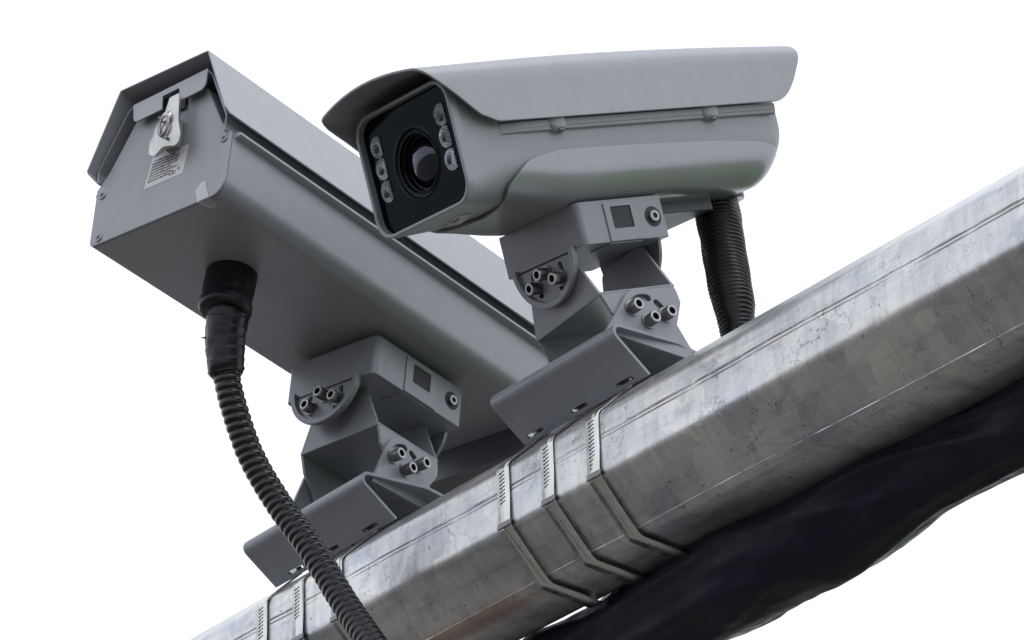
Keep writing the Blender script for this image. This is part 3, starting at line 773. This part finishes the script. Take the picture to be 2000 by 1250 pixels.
# lens
ax_b = FR.v(1, 0, 0)
bm = bmesh.new()
lathe(bm, FR.v(0, 0, LU), ax_b, [(0.0350, 0.0052), (0.0348, 0.0034), (0.0330, 0.0030), (0.0318, 0.0050), (0.0300, 0.0056), (0.0292, 0.0046), (0.0282, 0.0046), (0.0276, 0.0080), (0.0262, 0.0090), (0.0254, 0.0130), (0.0240, 0.0134), (0.0232, 0.0330)], 56, (False, True))
lens = finish(bm, "lens_barrel", M['barrel'], bul, FR, ang=25)
bm = bmesh.new(); lathe(bm, FR.v(0, 0, LU), ax_b, [(0.0230, 0.0260)] + [(0.0228*math.cos(R_(q)), 0.0180 - 0.0140*math.sin(R_(q))) for q in (0, 10, 20, 30, 40, 50, 60, 70, 80, 88)], 48, (True, True))
finish(bm, "lens_glass", M['lens'], lens, FR, ang=60)
rng2 = random.Random(11)
for side in (-1, 1):
    for k, u_ in enumerate((0.0880, 0.0667, 0.0448)):
        w0 = side*0.0508
        r = 0.0104; cut = 0.0052
        a_c = math.degrees(math.acos(cut/r))
        ol = arc(w0, u_, r, a_c, 360-a_c, 22)
        bm = bmesh.new()
        ringsl = [[FR.v(0.0040, a, b) for a, b in ol], [FR.v(0.0026, a, b) for a, b in ol]]
        for sc_, dd in ((0.86, 0.0030), (0.6, 0.0036), (0.35, 0.0034), (0.12, 0.0026)):
            cx_ = w0 - 0.002
            ringsl.append([FR.v(dd, cx_+(a-cx_)*sc_, u_+(b-u_)*sc_) for a, b in ol])
        loft(bm, ringsl)
        lamp = finish(bm, "infrared_lamp", M['led'], panel, FR, ang=45)
        bm = bmesh.new(); lathe(bm, FR.v(0.0032, w0-0.0045+0.003*rng2.random(), u_-0.003+0.004*rng2.random()), FR.v(-1, 0, 0), [(0.0030+0.0016*rng2.random(), 0), (0.0030, 0.0008), (0.0016, 0.0014), (0.0003, 0.0016)], 14)
        finish(bm, "lamp_chip", M['emitter'], lamp, FR)
# bulged lower tray
seam_pts = [(0.020, -0.0092), (0.027, -0.0070), (0.038, 0.0010), (0.050, 0.0110), (0.062, 0.0230), (0.072, 0.0310), (0.082, 0.0358), (0.095, 0.0385), (0.113, 0.0397), (0.2, 0.0390), (0.314, 0.0360), (0.372, 0.0316), (0.390, 0.0265), (0.400, 0.0200)]
def half_sec(e, g):
    w0 = 0.0738 + 0.0014*g - 0.005*e**2; b0 = -0.0006 - 0.0084*g + 0.024*e**2; cr = 0.0300 + 0.0005*g
    pts = [(w0, 0.041), (w0, b0+cr)]
    pts += [(w0-cr+cr*math.cos(R_(q)), b0+cr+cr*math.sin(R_(q))) for q in range(-6, -91, -6)]
    pts.append((0.0, b0)); return pts
def clip_sec(pts, us):
    out = []
    for (a0, b0), (a1, b1) in zip(pts, pts[1:]):
        if b1 > us: continue
        if not out:
            t = (b0-us)/max(1e-9, b0-b1) if b0 > us else 0
            out.append((a0+(a1-a0)*t, b0+(b1-b0)*t))
        out.append((a1, b1))
    return out or [pts[-1], pts[-1]]
def resamp2(pts, n):
    L = [0]
    for a, b in zip(pts, pts[1:]): L.append(L[-1]+math.hypot(b[0]-a[0], b[1]-a[1]))
    out = []; j = 0
    for i in range(n+1):
        s = L[-1]*i/n
        while j < len(L)-2 and L[j+1] < s: j += 1
        t = (s-L[j])/max(1e-9, L[j+1]-L[j]); out.append((pts[j][0]+(pts[j+1][0]-pts[j][0])*t, pts[j][1]+(pts[j+1][1]-pts[j][1])*t))
    return out
NQ = 46
base_half = resamp2(clip_sec(half_sec(0, 0.0), 0.0397), NQ)
def d_start(q):
    a, b = base_half[q]
    if a > 0.0705 or b > 0.012: return interp(b, [(0.0, 0.0385), (0.0110, 0.0500), (0.0230, 0.0610), (0.0310, 0.0710), (0.0358, 0.0815), (0.0385, 0.0960), (0.0397, 0.1180)])
    return interp(a, [(0.0, 0.0660), (0.03, 0.0600), (0.05, 0.0520), (0.064, 0.0480), (0.0705, 0.0490)])
starts = [d_start(q) for q in range(NQ+1)]
for _ in range(3): starts = [starts[0]] + [(starts[i-1]+2*starts[i]+starts[i+1])/4 for i in range(1, NQ)] + [starts[NQ]]
def tray_pt(q, d):
    e = max(0, (d-0.360)/0.042); g = min(1, max(0, (d-0.04)/0.09)); g = g*g*(3-2*g)
    top = interp(d, [(0.113, 0.0397), (0.2, 0.0390), (0.314, 0.0360), (0.372, 0.0316), (0.390, 0.0265), (0.400, 0.0200)])
    return resamp2(clip_sec(half_sec(e, g), top), NQ)[q]
vv = [0, 0.01, 0.03, 0.06, 0.1, 0.15, 0.2, 0.26, 0.34, 0.42, 0.5, 0.58, 0.66, 0.74, 0.80, 0.85, 0.89, 0.92, 0.945, 0.965, 0.98, 0.99, 1.0]
rings = []
for v_ in vv:
    row = []
    for q in range(NQ+1):
        d = starts[q] + (0.400-starts[q])*v_; a, b = tray_pt(q, d); row.append((d, a, b))
    rings.append([FR.v(*t) for t in row] + [FR.v(d, -a, b) for d, a, b in row[-2::-1]])
bm = bmesh.new(); loft(bm, rings, False)
finish(bm, "lower_tray", M['paint_gloss'], bul, FR, 0.0007, 2, 40, solid=0.003)
# ledge, lugs, rail
for sgn in (1, -1):
    bm = bmesh.new()
    sc2 = [(HW-0.0015, 0.0585), (HW+0.0020, 0.0598), (HW+0.0024, 0.0625), (HW+0.0030, 0.0632), (HW+0.0034, 0.0690), (HW-0.0015, 0.0702)]
    loft(bm, [[FR.v(d, sgn*(HW-0.0015+(a-HW+0.0015)*k_), b) for a, b in sc2] for d, k_ in ((0.050, 0.05), (0.075, 0.8), (0.1, 1), (0.2, 1), (0.3, 1), (0.39, 1), (0.400, 0.85))])
    finish(bm, "side_ledge", M['paint'], bul, FR, 0.0005)
    for dl in (0.117, 0.312):
        bm = bmesh.new()
        ra_ = [[FR.v(dl+q, sgn*a, b) for a, b in ((HW-0.002, 0.0720), (HW+x_, 0.0720), (HW+x_, 0.0575+y_), (HW+x_*0.5, 0.0545+y_), (HW-0.002, 0.0535+y_))] for q, x_, y_ in ((-0.011, 0.0032, 0.008), (-0.005, 0.0060, 0.0030), (0.003, 0.0072, 0.0020), (0.0068, 0.0072, 0.0022))]
        loft(bm, ra_); lug = finish(bm, "lug", M['paint'], bul, FR, 0.0012)
        bm = bmesh.new(); lathe(bm, FR.v(dl+0.001, sgn*(HW+0.0040), 0.0580), FR.v(0, 0.2*sgn, -1), [(0.0030, 0), (0.0030, 0.0012), (0.0018, 0.0016)], 14)
        finish(bm, "lug_screw", M['boltside'], lug, FR)
bm = bmesh.new(); plate(bm, FR, round_poly([(0.140, -0.055), (0.335, -0.055), (0.335, 0.026), (0.140, 0.026)], 0.006, 4), [], 'dw', -0.0200, -0.0075)
finish(bm, "mounting_rail", M['rear'], bul, FR, 0.001)  # dark colour stands for the shade beneath the camera
# small diamond sticker under the chin
bm = bmesh.new()
plate(bm, FR, [(0.0400, -0.0250), (0.0240, 0.0120), (0.0400, 0.0150), (0.0540, -0.0210)], [], 'dw', -0.0004, 0.0012)
FRs = FR
dia = finish(bm, "diamond_sticker", M['mark'], bul, FR)
bm = bmesh.new(); plate(bm, FR, [(0.0360, -0.012), (0.0310, 0.004), (0.0345, 0.005), (0.0390, -0.010)], [], 'dw', -0.0007, -0.0002)
finish(bm, "printed_mark", M['ink'], dia, FR)
# curved sun shield
VW = 0.0829
def side_front(b): return interp(b, [(0.0685, 0.050), (0.0700, 0.040), (0.0770, 0.0230), (0.0850, 0.0135), (0.0939, 0.0040), (0.105, -0.0095), (0.117, -0.0255), (0.1252, -0.0346)])
half = [(VW, 0.0690), (VW, 0.0700), (VW, 0.0730), (VW, 0.0770), (VW, 0.083), (VW, 0.090), (VW, 0.097), (VW, 0.104), (VW, 0.111), (VW-0.0005, 0.117), (VW-0.0022, 0.1215), (VW-0.0055, 0.1250), (VW-0.010, 0.1272), (VW-0.02, 0.1295), (0.048, 0.1322), (0.032, 0.1343), (0.016, 0.1356), (0.0, 0.1360)]
sec_v = half + [(-a, b) for a, b in half[-2::-1]]
rows = []
ND = 28
for a, b in sec_v:
    aw = abs(a)
    f0 = side_front(b) if aw > VW-0.006 else -0.0346 - 0.005*(1-(aw/VW)**2)
    bk = 0.4440 if b > 0.105 else interp(b, [(0.069, 0.398), (0.0700, 0.4035), (0.073, 0.4105), (0.077, 0.4165), (0.083, 0.4225), (0.09, 0.4285), (0.105, 0.4385)])
    if b > 0.105: bk = interp(b, [(0.105, 0.4385), (0.112, 0.4425), (0.119, 0.4435), (0.1235, 0.4415), (0.128, 0.438), (0.136, 0.4375)])
    row = []
    for i in range(ND+1):
        d = f0 + (bk-f0)*(i/ND); crown = max(0, (b-0.112)/0.024)
        arch_ = 0.0075*math.sin(math.pi*min(1, max(0, (d+0.035)/0.48)))*crown
        row.append(FR.v(d, a, b + arch_))
    rows.append(row)
bm = bmesh.new(); loft(bm, rows, False)
finish(bm, "sun_shield", M['paint_visor'], bul, FR, 0.0005, 2, 30, solid=0.0024)

# ------------------------------------------------------------------ wrapped hose of the bullet camera
FH2 = FP.sub(0.214, 0.095, 0.34)
hose2 = thing("corrugated_hose", FH2, "short black ribbed hose hanging from the rear of the bullet camera behind the pole", "hose", "black hoses feeding the cameras")
hp2 = [(0.2070, 0.095, 0.3560), (0.2105, 0.095, 0.3380), (0.2195, 0.095, 0.2815), (0.2287, 0.095, 0.2260), (0.2352, 0.096, 0.1826), (0.2420, 0.100, 0.12), (0.246, 0.104, 0.04), (0.248, 0.104, -0.02)]
p2, L2 = resample(spline([FP.v(*q) for q in hp2], 14), 0.0006)
def corr2(i, s, a):
    base = interp(s, [(0, 0.0245), (0.03, 0.0222), (0.10, 0.0210), (0.150, 0.0205), (0.170, 0.0172), (0.4, 0.0170)])
    ph = ((s + 0.0010*math.sin(a*2+s*40) + 0.0012*noise.noise(Vector((s*40, math.cos(a)*2, math.sin(a)*2)))) / 0.0047) % 1.0
    k = 1-abs(2*ph-1)
    return base + 0.0019*(k-0.5) + 0.0016*noise.noise(Vector((s*45, math.cos(a)*1.6, math.sin(a)*1.6+9)))
bm = bmesh.new(); tube(bm, p2, corr2, 26)
finish(bm, "conduit", M['rubber'], hose2, FP, ang=80)
bm = bmesh.new(); lathe(bm, FR.v(0.3640, 0.004, -0.0085), FR.v(0, 0, 1), [(0.0245, -0.002), (0.0255, 0.001), (0.0245, 0.006)], 36)
finish(bm, "gland", M['rubber'], hose2, FR, ang=50)

# ------------------------------------------------------------------ dark wrapped bundle behind the pole
FBu = FP.sub(0.2, 0.065, -0.105)
bundle = thing("wrapped_bundle", FBu, "thick bundle wrapped in black sheeting running along underneath the pole", "bundle")
def bun_c(i):
    t = -0.12 + 0.012*i
    dn = interp(t, [(0.02, 0.0022), (0.10, 0.0005), (0.20, -0.004), (0.30, -0.009), (0.40, -0.012), (0.52, -0.014), (1.2, -0.014)])
    k = 0.022
    return FP.v(t, 0.065 + 0.659*dn + 0.751*k + 0.003*noise.noise(Vector((i*0.11, 5, 1))), -0.105 - 0.751*dn + 0.659*k + 0.003*noise.noise(Vector((i*0.09, 2, 8))))
bp_ = [bun_c(i*0.5) for i in range(219)]
def bun_r(i, s, a):
    t = s - 0.12
    r = interp(t, [(0.0, 0.0425), (0.06, 0.0445), (0.15, 0.050), (0.25, 0.0585), (0.387, 0.0545), (0.508, 0.0465), (0.58, 0.0440), (0.64, 0.047), (1.3, 0.049)])
    f = 0.0040*noise.noise(Vector((s*8, math.cos(a)*1.2, math.sin(a)*1.2))) + 0.0016*noise.noise(Vector((s*20, math.cos(a)*2.5, math.sin(a)*2.5)))
    ca, sa = math.cos(a), math.sin(a)
    q = noise.noise(Vector((s*5 + 0.9*ca, 1.6*ca + s*3, 1.6*sa)))
    crease = 0.0042*(1-abs(q)*2.2)**2 if abs(q) < 0.45 else 0
    q2 = noise.noise(Vector((s*13 - 1.5*sa, 2.5*ca, 2.5*sa + s*6)))
    crease += 0.0008*(1-abs(q2)*2.5)**3 if abs(q2) < 0.4 else 0
    return r + f + crease - 0.003
bm = bmesh.new(); tube(bm, bp_, bun_r, 72)
finish(bm, "black_sheeting", M['cloth'], bundle, FP, ang=80, sub=1)
